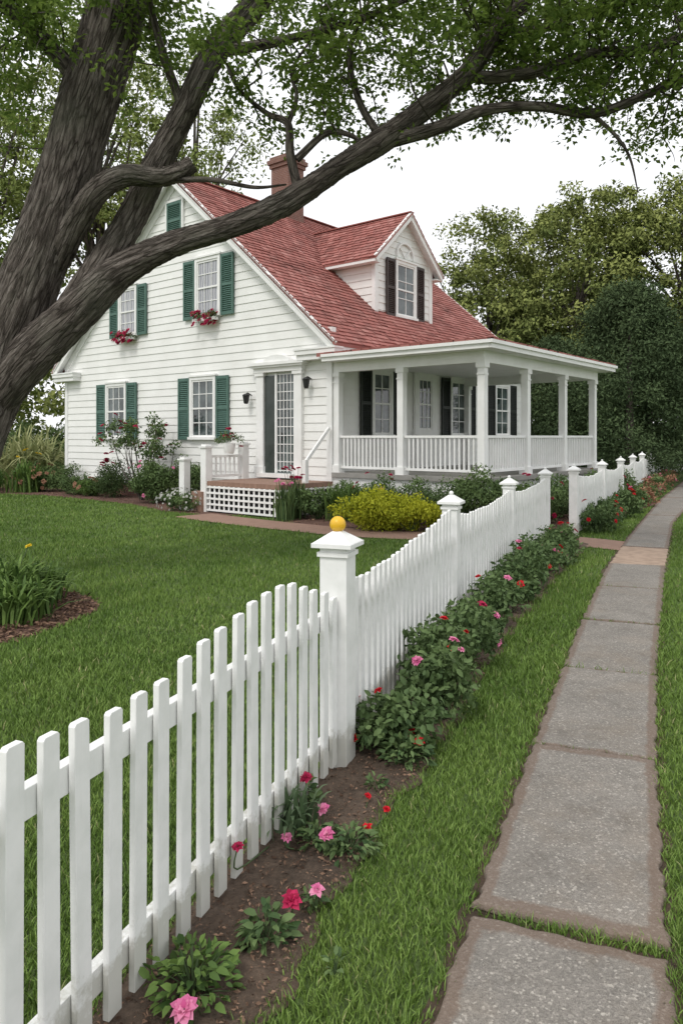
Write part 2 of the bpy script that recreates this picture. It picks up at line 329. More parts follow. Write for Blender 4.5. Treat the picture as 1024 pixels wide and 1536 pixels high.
# ------------------------------------------------------------------ sidewalk
dirt=MB(); ys=np.arange(1,48,.1)
Lp=[(xl(t)-.045-.015*math.sin(t*13),t) for t in ys]; Rp=[(xr(t)+.035+.02*math.sin(t*17),t) for t in ys]
vv=[];ff=[]
for i in range(len(ys)): vv+= [[*Lp[i],.007],[*Rp[i],.007]]
for i in range(len(ys)-1): ff.append([2*i,2*i+1,2*i+3,2*i+2])
dirt.add(vv,ff); dirt.obj('soil_verge',[soilm('verge_soil',(.04,.03,.021),(.09,.06,.04),(.16,.105,.07))])
mb=MB(); jt=[1.15,2.49,3.9,5.24,6.63,8.13,9.6,11.1]+list(np.arange(12.6,47,1.5))
for k in range(len(jt)-1):
    gl=.024 if jt[k]==2.49 else .004; gh=.024 if jt[k+1]==2.49 else .004
    nu,nv=40,60; u=np.linspace(0,1,nu); w=np.linspace(0,1,nv)
    u=.5-.5*np.cos(np.pi*u); w=.5-.5*np.cos(np.pi*w)
    U,W=np.meshgrid(u,w,indexing='ij'); j0,j1=jt[k]+gl,jt[k+1]-gh
    YL=j0+.11+(j1-j0)*W; YR=j0-.11+(j1-j0)*W; Y=YL*(1-U)+YR*U; X=xl(YL)*(1-U)+xr(YR)*U
    wid=.75; ex_=np.minimum(U,1-U)*wid; ey_=np.minimum(W,1-W)*(j1-j0)
    ed=np.minimum(ex_,ey_); edc=np.minimum(ex_,ey_+(.0 if 2.49 in(jt[k],jt[k+1]) else .045))
    wob=.009*np.sin(Y*21+k)+.006*np.sin(Y*57)+.004*np.sin(Y*131); X=X+wob*(np.abs(U-.5)*2)**10; Y=Y+.006*np.sin(X*37+k*3)*(np.abs(W-.5)*2)**12
    Z=.008+.022*np.clip(ed/.009,0,1)**.5+.002*np.sin(X*9+k)*np.sin(Y*7)+(.005*((k*7)%3-1))*U+.003*((k*5)%3-1)
    v=np.stack([X,Y,Z],-1).reshape(-1,3); I=np.arange(nu-1)[:,None]*nv; J=np.arange(nv-1)[None,:]
    f=np.stack([I+J,I+nv+J,I+nv+J+1,I+J+1],-1).reshape(-1,4); mb.add(v,f,1 if jt[k]==9.6 else 0,edc.ravel(),smooth=True)
mb.obj('sidewalk',[M_conc,simple('tan_concrete',(.38,.28,.21),(.27,.195,.145),8,.85,.3)])

# ------------------------------------------------------------------ grass blades
PX=[];PY=[]
for y0 in np.arange(1.2,24,.4):
    yc=y0+.2; dens=13000*min(1,(2.8/yc)**1.7); wd=1.15*yc+2; n=int(dens*wd*.4)
    PX.append(rng.uniform(-wd/2-.3,wd/2-.0,n)); PY.append(rng.uniform(y0,y0+.4,n))
px=np.concatenate(PX);py=np.concatenate(PY)
keep=~((px>xl(py)-.03+.02*np.sin(py*31)+.01*rng.normal(size=len(px)))&(px<xr(py)+.015+.02*np.sin(py*27)+.01*rng.normal(size=len(px))))
keep&=~((px>fx(py)-.07)&(px<fx(py)+bedw(py)-.03+.03*rng.normal(size=len(px)))&(py<11.6))
for pl in(HB1,HB2,ISL,PATH,HOUSEP): keep&=~inpoly(px+.02*rng.normal(size=len(px)),py,pl)
px,py=px[keep],py[keep]
n=460; jx=rng.random(n)**.8; jy=2.49+.11*(1-2*jx)+rng.normal(size=n)*.015; jx2=xl(2.6)*(1-jx)+xr(2.4)*jx
n3=260; k3=rng.integers(0,4,n3); jj=np.array([3.9,5.24,6.63,8.13])[k3]; q3=rng.random(n3)**2; q3=np.where(rng.random(n3)<.5,q3*.5,1-q3*.5); y3=jj+.11*(1-2*q3)+rng.normal(size=n3)*.006; x3=xl(jj+.11)*(1-q3)+xr(jj-.11)*q3
by=rng.uniform(1.5,9,3000); bx=np.where(rng.random(3000)<.5,xl(by)-.02,xr(by)+.012)+rng.normal(size=3000)*.016
px=np.concatenate([px,jx2,x3,bx]);py=np.concatenate([py,jy,y3,by]); n=len(px)
sc=np.maximum(1,(py/3)**.75)
patch=1+.22*np.sin(px*2.3+1.3*np.sin(py*1.7))*np.sin(py*2.9+px)
H=(.022+.024*rng.random(n))*np.clip(sc,1,1.3)*patch; Wd=(.0016+.0014*rng.random(n))*sc
az=rng.random(n)*2*np.pi+.8*np.sin(px*3)*np.sin(py*2.2); lean=.3+.55*rng.random(n)
D=np.stack([np.cos(az),np.sin(az),np.zeros(n)],1); S=np.stack([-np.sin(az),np.cos(az),np.zeros(n)],1)
tw=rng.random(n)*np.pi; S=S*np.cos(tw)[:,None]+D*np.sin(tw)[:,None]
P=np.stack([px,py,np.zeros(n)],1); r=np.clip(rng.random(n)*.8+.2*(.5+.5*np.sin(px*1.1+py*.4)),0,1)
r=np.where(rng.random(n)<.015,1,np.minimum(r,.92))
near=py<7
mb=MB(); p=P[near];d=D[near];s_=S[near];h=H[near][:,None];w_=Wd[near][:,None];l=lean[near][:,None]
v=np.stack([p-s_*w_,p+s_*w_,p+s_*w_*.8+d*h*l*.35+EZ*h*.6,p-s_*w_*.8+d*h*l*.35+EZ*h*.6,p+d*h*l+EZ*h],1)
b0=np.arange(len(p))[:,None]*5; k0=mb.nv
mb.add(v.reshape(-1,3),b0+np.array([[0,1,2,3]]),0,np.repeat(r[near],5)); mb.f.append((b0+k0+np.array([[3,2,4]]),0,False))
p=P[~near];d=D[~near];s_=S[~near];h=H[~near][:,None];w_=Wd[~near][:,None]*1.2;l=lean[~near][:,None]
v=np.stack([p-s_*w_,p+s_*w_,p+d*h*l*.7+EZ*h],1); b0=np.arange(len(p))[:,None]*3
mb.add(v.reshape(-1,3),b0+np.array([[0,1,2]]),0,np.repeat(r[~near],3)); mb.obj('grass',[M_grass])
print('blades',n)

# ------------------------------------------------------------------ fences
def fence(name,pathpts,posts,hfun,ball=None,post_h=1.1):
    mb=MB(); P=np.asarray(pathpts,float); seg=np.linalg.norm(np.diff(P,axis=0),axis=1); S=np.concatenate([[0],np.cumsum(seg)])
    at=lambda s:(np.array([np.interp(s,S,P[:,0]),np.interp(s,S,P[:,1])]))
    def dirn(s):
        q=at(min(s+.15,S[-1]))-at(max(s-.15,0)); q=q/np.linalg.norm(q); return V(q[0],q[1],0),V(q[1],-q[0],0)
    ps=[np.interp(y,P[:,1],S) for y in posts]
    s=.05
    while s<S[-1]:
        if all(abs(s-q)>.11 for q in ps):
            c=at(s); d,nn=dirn(s); y=c[1]; h=hfun(y)+rng.normal()*.004
            cc=V(c[0],c[1],0)+d*rng.normal()*.003; tl=rng.normal()*.007
            hw_=.029
            v=[]
            for k,(z,ww) in enumerate([(.05,hw_),(h-.008,hw_),(h,hw_*.75)]):
                for i,j in((-1,-1),(1,-1),(1,1),(-1,1)): v.append(cc+d*(i*ww+tl*z)+nn*(j*.011)+EZ*z)
            F=[[0,1,5,4],[1,2,6,5],[2,3,7,6],[3,0,4,7],[4,5,9,8],[5,6,10,9],[6,7,11,10],[7,4,8,11],[8,9,10,11],[3,2,1,0]]
            mb.add(v,F,0,rng.random())
        s+=.121
    cuts=[0]+ps+[S[-1]]
    for i in range(len(cuts)-1):
        s0,s1=cuts[i],cuts[i+1]
        if s1-s0<.2: continue
        nn_=max(1,int((s1-s0)/.6)); ss=np.linspace(s0,s1,nn_+1)
        for z0 in(.79,.17):
            pr=[]
            for q in ss:
                c=at(q); d,nn=dirn(q); pr.append((V(c[0],c[1],0)-nn*.0325,nn))
            v=[];f=[]
            for (c,nn) in pr:
                for dn,dz in((-.018,-.04),(.018,-.04),(.018,.04),(-.018,.04)): v.append(c+nn*dn+EZ*(z0+dz))
            for k in range(len(pr)-1):
                for j in range(4): f.append([4*k+j,4*k+(j+1)%4,4*k+4+(j+1)%4,4*k+4+j])
            mb.add(v,f,0)
    for q in ps:
        isb=ball is not None and abs(q-ps[ball])<.01
        c=at(q); d,nn=dirn(q); c=V(c[0],c[1],0)-nn*.02; w=.072 if isb else .068; ph=post_h+(.035 if isb else 0)
        obox(mb,c+EZ*ph/2,d,nn,EZ,w,w,ph/2,0)
        obox(mb,c+EZ*(ph-.035),d,nn,EZ,w+.012,w+.012,.012,0)
        obox(mb,c+EZ*(ph+.012),d,nn,EZ,w+.035,w+.035,.012,0)
        a=w+.03; z=ph+.0245; v=[c+d*i*a+nn*j*a+EZ*z for i,j in((-1,-1),(1,-1),(1,1),(-1,1))]; b_=.022
        v+=[c+d*i*b_+nn*j*b_+EZ*(z+.055) for i,j in((-1,-1),(1,-1),(1,1),(-1,1))]
        mb.add(v,[[0,1,5,4],[1,2,6,5],[2,3,7,6],[3,0,4,7],[4,5,6,7]],0)
        R=.042 if isb else .02; zc=z+.055+R*.8
        th=np.linspace(-np.pi/2,np.pi/2,13); ph2=np.linspace(0,2*np.pi,20,endpoint=False)
        vv=[[c[0]+R*math.cos(t_)*math.cos(p_),c[1]+R*math.cos(t_)*math.sin(p_),zc+R*math.sin(t_)] for t_ in th for p_ in ph2]
        ff=[[i*20+j,i*20+(j+1)%20,(i+1)*20+(j+1)%20,(i+1)*20+j] for i in range(12) for j in range(20)]
        mb.add(vv,ff,1 if isb else 0,smooth=True)
        if isb:
            tube(mb,[c+EZ*(z+.045),c+EZ*(z+.07)],[.026,.018],0,12,2)
    return mb.obj(name,[M_fence,M_yellow],bevel=.0022)
h1=lambda y:np.interp(y,[1,1.775,2.08,2.28,2.6,2.85,3.1,3.23,3.46,3.59,3.71,3.9,4.13,4.86,5.5,6.04,6.4,6.7,7.03,8,8.7,9.1,9.4,10,11,11.6],
   [.98,.965,.92,.93,1.0,1.05,1.07,1.05,.98,.925,.875,.93,.92,.925,.96,1.02,1.07,1.0,.96,.96,1.0,1.04,.99,.97,1.0,1.05])
fence('picket_fence',FENCE1,[3.78,6.56,9.2,11.68],h1,0)
L2=[12.52,15,17.6,20.2,22.8,25.4,28.2,30.9]
h2=lambda y:1.05-.09*abs(math.sin((y-12.5)/2.6*math.pi))
fence('picket_fence',FENCE2,L2,h2,None,1.12)
fence('picket_fence',[[14.2,33.5],[19,36.5]],[33.6,36.4],lambda y:1.0,None,1.1)

# ------------------------------------------------------------------ house
house=bpy.data.objects.new('white_house',None); scene.collection.objects.link(house); house.location=HC; house.rotation_euler[2]=ang
WD=11.0; HL=10.0; EV=4.07; AP=8.85; SLP=(AP-EV)/(WD/2)
def clap(mb,o,a,n,z0,z1,ext,p=.2,mat=0):
    z=z0
    while z<z1-.02:
        zt=min(z+p,z1); a0,a1=ext(z); b0,b1=ext(zt)
        if a1-a0>.05:
            if b1<b0: b0=b1=(b0+b1)/2
            P=lambda u,zz,off:o+a*u+n*off+EZ*zz
            mb.add([P(a0,z,.021),P(a1,z,.021),P(b1,zt,.003),P(b0,zt,.003)],[0,1,2,3],mat)
            mb.add([P(a0,z,.021),P(a1,z,.021),P(a1,z,.0),P(a0,z,.0)],[0,1,2,3],mat)
        z+=p
wall=MB()
def prism(mb,prof,x0,x1,mat=0):
    n=len(prof); v=[[x0,p[0],p[1]] for p in prof]+[[x1,p[0],p[1]] for p in prof]
    mb.add(v,[list(range(n))],mat); mb.add(v,[list(range(n,2*n))],mat)
    mb.add(v,[[i,(i+1)%n,n+(i+1)%n,n+i] for i in range(n)],mat)
ZB=.42
prism(wall,[(0.0,ZB),(WD,ZB),(WD,EV),(WD/2,AP-.05),(0,EV)],0,HL,0)
gext=lambda z:(0,WD) if z<=EV else ((z-EV)/SLP,WD-(z-EV)/SLP)
clap(wall,V(0,0,0),EY,V(-1,0,0),ZB,AP-.1,gext)
clap(wall,V(0,0,0),EX,V(0,-1,0),ZB,EV,lambda z:(0,HL))
clap(wall,V(0,WD,0),EX,V(0,1,0),ZB,EV,lambda z:(0,HL))
clap(wall,V(HL,0,0),EY,V(1,0,0),ZB,AP-.1,gext)
for (x,y) in((0,0),(0,WD),(HL,0),(HL,WD)):
    sx=-1 if x==0 else 1; sy=-1 if y==0 else 1
    box(wall,x+sx*.04,x-sx*.11,y+sy*.04,y+sy*.0,ZB,EV+.1,1); box(wall,x+sx*.043,x+sx*.0,y+sy*.043,y-sy*.11,ZB,EV+.1,1)
box(wall,-.015,HL+.015,-.015,WD+.015,.0,ZB-.04,2); box(wall,-.05,HL+.05,-.05,WD+.05,ZB-.06,ZB+.02,1)
DX0,DX1,DY,DE,DP=3.2,6.0,1.17,6.75,8.0; DS=(DP-DE)/1.4
box(wall,DX0,DX1,DY,3.25,4.7,DE,0)
v=[[DX0,DY,DE],[DX1,DY,DE],[4.6,DY,DP-.04],[DX0,4.4,DE],[DX1,4.4,DE],[4.6,4.4,DP-.04]]
wall.add(v,[[0,1,2],[3,4,5]],0); wall.add(v,[[0,2,5,3],[1,4,5,2]],0)
clap(wall,V(DX0,0,0),EY,V(-1,0,0),4.95,DE,lambda z:(DY,3.2)); clap(wall,V(DX1,0,0),EY,V(1,0,0),4.95,DE,lambda z:(DY,3.2))
clap(wall,V(0,DY,0),EX,V(0,-1,0),4.95,DP-.15,lambda z:(DX0,DX1) if z<=DE else (DX0+(z-DE)/DS,DX1-(z-DE)/DS))
for x0,x1 in((DX0-.04,DX0+.12),(DX1-.12,DX1+.04)): box(wall,x0,x1,DY-.045,DY+.06,4.9,DE,1)
wall.obj('walls',[M_siding,M_white,M_brick],house)
tr=MB(); OH=.3
for x,sg in((-.27,-1),(HL+.27,1)):
    for (ya,yb) in((-OH,WD/2),(WD+OH,WD/2)):
        z0=EV-SLP*OH
        beam(tr,V(x,ya,z0-.11),V(x,yb,AP-.11),.045,.22); beam(tr,V(x+sg*.035,ya,z0-.045),V(x+sg*.035,yb,AP-.045),.03,.08)
        beam(tr,V(x-sg*.13,ya,z0-.10),V(x-sg*.13,yb,AP-.10),.22,.02)
        beam(tr,V(-.035 if sg<0 else HL+.035,ya+(.3 if ya<0 else -.3),EV-.27),V(-.035 if sg<0 else HL+.035,yb,AP-.27),.05,.2)
for y,sg in((-OH,-1),(WD+OH,1)):
    z0=EV-SLP*OH
    box(tr,-.27,HL+.27,y-.025,y+.025,z0-.24,z0-.01); box(tr,-.24,HL+.24,min(y,0 if sg<0 else WD),max(y,0 if sg<0 else WD),z0-.23,z0-.19)
for y0,y1 in((-.34,.85),(WD-.85,WD+.34)):
    box(tr,-.31,-.0,y0,y1,3.56,3.66); box(tr,-.27,0,y0+.03,y1-.03,3.44,3.56)
    box(tr,-.33,-.0,y0-.02,y1+.02,3.66,3.70)
for sg in(-1,1):
    xe=4.6+sg*1.68; ze=DP-DS*1.68
    beam(tr,V(xe,.93,ze-.08),V(4.6,.93,DP-.08),.05,.18); beam(tr,V(xe,.9,ze-.02),V(4.6,.9,DP-.02),.03,.07)
    beam(tr,V(xe,1.05,ze-.06),V(4.6,1.05,DP-.06),.22,.02)
    box(tr,xe-.03,xe+.03,.93,3.1,ze-.16,ze-.01); box(tr,min(xe,4.6+sg*1.4),max(xe,4.6+sg*1.4),.95,3.1,ze-.15,ze-.12)
aa=np.linspace(0,np.pi,13)
for i in range(12):
    p=V(4.6+.42*math.cos(aa[i]),DY-.05,6.75+.42*math.sin(aa[i])); q=V(4.6+.42*math.cos(aa[i+1]),DY-.05,6.75+.42*math.sin(aa[i+1]))
    beam(tr,p,q,.06,.06)
for t_ in(.25,.5,.75):
    beam(tr,V(4.6,DY-.045,6.75),V(4.6+.4*math.cos(t_*np.pi),DY-.045,6.75+.4*math.sin(t_*np.pi)),.03,.03)
tr.obj('trim',[M_white],house)
# roofs
rf=MB()
def shingles(mb,o,a,u,la,lu,clip=None,tw=.25,ex=.165):
    a=nrm(a);u=nrm(u);n=np.cross(a,u); n=n if n[2]>0 else -n
    na=int(math.ceil(la/tw));nu=int(math.ceil(lu/ex)); i,j=np.meshgrid(np.arange(-1,na+1),np.arange(nu),indexing='ij'); i=i.ravel().astype(float);j=j.ravel().astype(float)
    sh=((j*.37)%1)*tw; jit=rng.random(nu)[j.astype(int)]*tw*.4
    x0=np.clip(i*tw+sh+jit,0,la); x1=np.clip((i+1)*tw+sh+jit-.012,0,la); y0=j*ex+rng.normal(size=len(j))*.013; y1=np.minimum(j*ex+ex*1.25,lu)
    y0=np.maximum(y0,-.02)
    k=(x1-x0)>.02
    if clip is not None: k&=clip((x0+x1)/2,(y0+y1)/2)
    x0,x1,y0,y1=[q[k][:,None] for q in(x0,x1,y0,y1)]; m=len(x0); lf=(.026+.014*rng.random((m,1)))
    v=np.stack([o+a*x0+u*y0+n*lf,o+a*x1+u*y0+n*lf,o+a*x1+u*y1+n*.004,o+a*x0+u*y1+n*.004,o+a*x0+u*y0,o+a*x1+u*y0],1)
    r=np.repeat(rng.random(m),6); b=np.arange(m)[:,None]*6
    mb.add(v.reshape(-1,3),np.concatenate([b+np.array([[0,1,2,3]]),b+np.array([[4,5,1,0]])]),0,r)
def slab(mb,pts,th=.05,mat=0):
    pts=[np.asarray(p,float) for p in pts]; n=len(pts); v=[p-EZ*.002 for p in pts]+[p-EZ*th for p in pts]
    mb.add(v,[list(range(n))],mat,.1);mb.add(v,[list(range(n,2*n))],mat);mb.add(v,[[i,(i+1)%n,n+(i+1)%n,n+i] for i in range(n)],mat)
X0=-.32;X1=HL+.32
for ya,sg in((-OH-.04,1),(WD+OH+.04,-1)):
    za=EV-SLP*(OH+.04); o=V(X0,ya,za); up=V(0,WD/2-ya,AP-za); lu=np.linalg.norm(up)
    slab(rf,[V(X0,ya,za),V(X1,ya,za),V(X1,WD/2,AP),V(X0,WD/2,AP)],.07)
    shingles(rf,o,EX,up,X1-X0,lu)
beam(rf,V(X0,WD/2,AP+.015),V(X1,WD/2,AP+.015),.22,.03)
for sg in(-1,1):
    xe=4.6+sg*1.72; ze=DP-DS*1.72; o=V(xe,.88,ze); up=V(4.6-xe,0,DP-ze)
    slab(rf,[V(xe,.88,ze),V(xe,4.6,ze),V(4.6,4.6,DP),V(4.6,.88,DP)],.05); shingles(rf,o,EY,up,3.72,np.linalg.norm(up))
beam(rf,V(4.6,.88,DP+.015),V(4.6,4.55,DP+.015),.18,.03)
PW,PL=3.81,6.0; ex0,ex1,ey=-.38,PL+.4,-PW-.36; ez=3.52; ps=.16; ty=.12; tz=ez+ps*(ty-ey); hx=ex0+(ty-ey)
slab(rf,[V(ex0,ey,ez),V(ex1,ey,ez),V(ex1,ty,tz),V(hx,ty,tz)],.05); slab(rf,[V(ex0,ey,ez),V(hx,ty,tz),V(ex0,ty,ez)],.05)
shingles(rf,V(ex0,ey,ez),EX,V(0,ty-ey,tz-ez),ex1-ex0,np.linalg.norm([ty-ey,tz-ez]),lambda x,y:x>y)
shingles(rf,V(ex0,ey,ez),EY,V(hx-ex0,0,tz-ez),ty-ey,np.linalg.norm([hx-ex0,tz-ez]),lambda x,y:x>y)
rf.obj('roof',[M_shingle],house)
ch=MB(); cx,cy=4.3,5.4; w=.36
box(ch,cx-w,cx+w,cy-w,cy+w,7.6,10.15); box(ch,cx-w-.05,cx+w+.05,cy-w-.05,cy+w+.05,10.15,10.27); box(ch,cx-w-.1,cx+w+.1,cy-w-.1,cy+w+.1,10.27,10.4); box(ch,cx-w-.04,cx+w+.04,cy-w-.04,cy+w+.04,10.4,10.5)
box(ch,cx-.2,cx+.2,cy-.2,cy+.2,10.5,10.53,1); ch.obj('chimney',[M_brick,M_shade],house)  # dark plate painted as the shaded flue mouth

wi=[0]
def shutter(mb,c,a,n,w,h,mat):
    st=.055
    for s in(-1,1): obox(mb,c+a*s*(w/2-st/2)+n*.035,a,n,EZ,st/2,.02,h/2,mat)
    for z in(-h/2+.04,0,h/2-.04): obox(mb,c+n*.034+EZ*z,a,n,EZ,w/2-st,.018,.04,mat)
    obox(mb,c+n*.008,a,n,EZ,w/2-.01,.006,h/2-.01,mat)
    nz=int(h/.055)
    for i in range(nz):
        z=-h/2+.06+(h-.12)*(i+.5)/nz
        nn=nrm(n*.8+EZ*.6); zz=np.cross(a,nn)
        obox(mb,c+n*.03+EZ*z,a,nn,nrm(zz),w/2-st,.004,.026,mat)
def window(c,a,n,w,h,cols=3,rows=4,shm=None,glass=M_glass,sw=.46,cas=.085,door=False):
    wi[0]+=1; mb=MB(); c=np.asarray(c,float)
    for s in(-1,1): obox(mb,c+a*s*(w/2+cas/2)+n*.045,a,n,EZ,cas/2,.035,h/2+cas,0)
    obox(mb,c+EZ*(h/2+cas/2)+n*.044,a,n,EZ,w/2,.034,cas/2,0); obox(mb,c+EZ*(h/2+cas+.02)+n*.055,a,n,EZ,w/2+cas+.03,.05,.022,0)
    obox(mb,c-EZ*(h/2+cas*.4)+n*.06,a,n,EZ,w/2+cas+.03,.06,cas*.4,0)
    obox(mb,c+n*.03,a,n,EZ,w/2,.004,h/2,1)
    for s in(-1,1): obox(mb,c+a*s*(w/2-.02)+n*.045,a,n,EZ,.02,.012,h/2,0)
    for s in(-1,1): obox(mb,c+EZ*s*(h/2-.025)+n*.046,a,n,EZ,w/2,.012,.025,0)
    if not door: obox(mb,c+n*.05,a,n,EZ,w/2,.014,.022,0)
    for i in range(1,cols): obox(mb,c+a*(-w/2+w*i/cols)+n*.041,a,n,EZ,.011,.009,h/2,0)
    for j in range(1,rows): obox(mb,c+EZ*(-h/2+h*j/rows)+n*.0415,a,n,EZ,w/2,.009,.010,0)
    if shm is not None:
        for s in(-1,1): shutter(mb,c+a*s*(w/2+cas+sw/2+.02)+n*.02,a,n,sw,h+.14,2)
    return mb.obj('window_%d'%wi[0],[M_white,glass,shm or M_green],house)
GN=V(-1,0,0); FN=V(0,-1,0)
window((-.02,4.32,2.44),EY,GN,.86,1.5,3,4,M_green)
window((-.02,8.2,2.44),EY,GN,.86,1.5,3,4,M_green)
window((-.02,4.12,5.58),EY,GN,.82,1.42,3,4,M_green,M_curt)
window((-.02,7.62,5.32),EY,GN,.72,1.3,3,4,M_green,M_curt,.42)
mb=MB(); shutter(mb,V(-.03,5.5,7.58),EY,GN,.62,1.0,0)
for s in(-1,1): obox(mb,V(-.05,5.5+s*.345,7.58),EX,EY,EZ,.03,.035,.55,1)
obox(mb,V(-.05,5.5,8.115),EX,EY,EZ,.03,.31,.03,1); obox(mb,V(-.05,5.5,7.045),EX,EY,EZ,.04,.31,.03,1)
mb.obj('attic_shutter',[M_green,M_white],house)
window((4.6,DY-.02,5.82),EX,FN,.86,1.45,2,3,M_brown,M_glass,.4)
window((1.85,-.02,2.5),EX,FN,.68,1.5,2,4,M_black,M_glass,.42)
window((5.55,-.02,2.5),EX,FN,.8,1.5,2,4,M_black,M_glass,.42)
window((8.2,-.02,2.5),EX,FN,.8,1.5,2,4,M_black)
window((3.78,-.02,2.55),EX,FN,.62,1.35,3,4,None,M_glass,.4,.2)
mb=MB(); box(mb,3.35,4.2,-.05,-.03,.9,1.75,0); box(mb,3.47,4.08,-.065,-.05,1.0,1.6,0); mb.obj('porch_door',[M_white],house)
window((HL+.02,3.0,2.5),EY,V(1,0,0),.86,1.5,3,4,M_green); window((HL+.02,8.0,2.5),EY,V(1,0,0),.86,1.5,3,4,M_green)
# side door with surround
mb=MB(); dy0,dy1=1.06,2.04; dc=(dy0+dy1)/2
obox(mb,V(-.035,dc,2.0),EX,EY,EZ,.008,.49,1.17,1)
for y in(dy0-.13,dy1+.13): box(mb,-.12,-.0,y-.12,y+.12,.8,3.24,0); box(mb,-.15,-.0,y-.15,y+.15,3.16,3.24,0); box(mb,-.15,-.0,y-.15,y+.15,.8,.98,0)
box(mb,-.16,-.0,dy0-.3,dy1+.3,3.24,3.40,0); box(mb,-.26,-.0,dy0-.42,dy1+.42,3.40,3.47,0); box(mb,-.22,-.0,dy0-.36,dy1+.36,3.35,3.40,0)
aa=np.linspace(0,np.pi,15); v=[[-.2,dc+.42*math.cos(t),3.47+.17*math.sin(t)] for t in aa]+[[0,dc+.42*math.cos(t),3.47+.17*math.sin(t)] for t in aa]
mb.add(v,[list(range(15))],0); mb.add(v,[[i,i+1,16+i,15+i] for i in range(14)],0)
box(mb,-.07,-.045,dc+.12,dy1-.0,.84,3.15,3); box(mb,-.085,-.04,dc+.08,dc+.14,.84,3.2,0)
for i in range(6):
    y=dy0+.02+(dc+.08-dy0)*i/5; box(mb,-.06,-.045,y-.008,y+.008,.86,3.2,0)
for j in range(12):
    z=.9+2.28*j/11; box(mb,-.058,-.044,dy0,dc+.08,z-.008,z+.008,0)
box(mb,-.3,0,dy0-.05,dy1+.05,.74,.83,0)
mb.obj('side_door',[M_white,M_glass,M_dark,simple('door_dark',(.05,.06,.055),(.03,.04,.035),3,.3)],house)
for y,z in((.58,3.02),(2.55,2.72)):
    mb=MB(); tube(mb,[V(-.02,y,z),V(-.16,y,z+.05),V(-.2,y,z-.02)],[.015,.015,.015],0,8,4); tube(mb,[V(-.2,y,z+.04),V(-.2,y,z),V(-.2,y,z-.05),V(-.2,y,z-.2),V(-.2,y,z-.22)],[.02,.09,.08,.055,.01],0,10,3)
    mb.obj('wall_lantern',[M_dark],house)
# porch
po=MB(); FZ=.9
box(po,-.06,PL+.06,-PW-.1,-.05,FZ-.1,FZ,1); box(po,0,PL,-PW,-PW+.04,.05,FZ-.1,0); box(po,0,.04,-PW+.04,-.03,.05,FZ-.1,0); box(po,PL-.04,PL,-PW+.04,-.03,.05,FZ-.1,0)
box(po,-.3,PL+.3,-PW-.28,-.05,3.36,3.40,0)
box(po,ex0+.02,ex1-.02,ey+.01,ey+.06,3.36,3.5,0); box(po,ex0+.01,ex0+.06,ey+.06,-.02,3.36,3.5,0); box(po,ex1-.06,ex1-.01,ey+.06,-.02,3.36,3.5,0)
box(po,ex0-.03,ex1+.03,ey-.03,ey+.01,3.45,3.515,0); box(po,ex0-.03,ex0+.01,ey+.01,-.02,3.45,3.515,0)
box(po,-.02,PL+.02,-PW-.02,-PW+.16,3.14,3.36,0); box(po,0,.16,-PW+.16,-.05,3.142,3.36,0); box(po,PL-.16,PL,-PW+.16,-.05,3.142,3.36,0)
def post(x,y):
    w=.075; box(po,x-w,x+w,y-w,y+w,FZ,3.14,0); box(po,x-w-.03,x+w+.03,y-w-.03,y+w+.03,FZ,FZ+.16,0); box(po,x-w-.025,x+w+.025,y-w-.025,y+w+.025,3.04,3.139,0); box(po,x-w-.012,x+w+.012,y-w-.012,y+w+.012,2.9,2.93,0)
pts=[(.08,-PW+.07),(.08,-PW/2+.05),(.08,-.13)]+[(PL*i/3-.0,-PW+.07) for i in(1,2)]+[(PL-.08,-PW+.07),(PL-.08,-PW/2),(PL-.08,-.13)]
for p in pts: post(*p)
def rail(p,q):
    p=V(*p,0);q=V(*q,0);d=nrm(q-p);L=np.linalg.norm(q-p)
    beam(po,p+EZ*1.7,q+EZ*1.7,.07,.05); beam(po,p+EZ*1.02,q+EZ*1.02,.05,.05)
    n=int(L/.105)
    for i in range(1,n): c=p+d*L*i/n; obox(po,c+EZ*1.36,EX,EY,EZ,.017,.017,.315,0)
rail((.08,-PW+.15),(.08,-PW/2-.03));rail((.08,-PW/2+.13),(.08,-.2))
xs=[.16]+[PL*i/3 for i in(1,2)]+[PL-.16]
for i in range(3): rail((xs[i],-PW+.07),(xs[i+1],-PW+.07))
rail((PL-.08,-PW+.15),(PL-.08,-PW/2-.08))
po.obj('porch',[M_white,M_porchfloor],house)
# stoop
st=MB(); y0,y1,xo=-.1,2.25,-1.75
box(st,xo,-.07,y0,y1,.60,.70,1); box(st,xo+.06,-.07,y0+.06,y1-.06,.0,.60,2)  # solid core under the deck, coloured dark as shade behind the lattice
n=15
for i in range(n+1): y=y0+(y1-y0)*i/n; box(st,xo+.0,xo+.02,y-.022,y+.022,.04,.6,0)
for j in range(5): z=.06+.51*j/4; box(st,xo-.012,xo+.012,y0,y1,z-.022,z+.022,0)
for i in range(13): x=xo+(-xo-.1)*i/12; box(st,x-.022,x+.022,y0-.0,y0+.02,.04,.6,0)
for j in range(5): z=.06+.51*j/4; box(st,xo,-.07,y0-.012,y0+.012,z-.02,z+.02,0)
box(st,xo-.1,-.6,y1,y1+.35,0,.46,1);box(st,xo-.1,-.6,y1+.35,y1+.7,0,.23,1)
for x,y,h in((xo+.05,y1+.02,1.45),(xo+.05,y1+.78,1.15),(-.55,y1+.02,1.5)):
    box(st,x-.09,x+.09,y-.09,y+.09,0,h,0); box(st,x-.12,x+.12,y-.12,y+.12,h,h+.04,0); box(st,x-.08,x+.08,y-.08,y+.08,h+.04,h+.08,0)
for zz in(1.25,.8): beam(st,V(xo+.05,y1+.02,zz),V(-.55,y1+.02,zz),.05,.06,0)
for i in range(8): x=xo+.2+i*.14; box(st,x-.018,x+.018,y1+.0,y1+.035,.8,1.25,0)
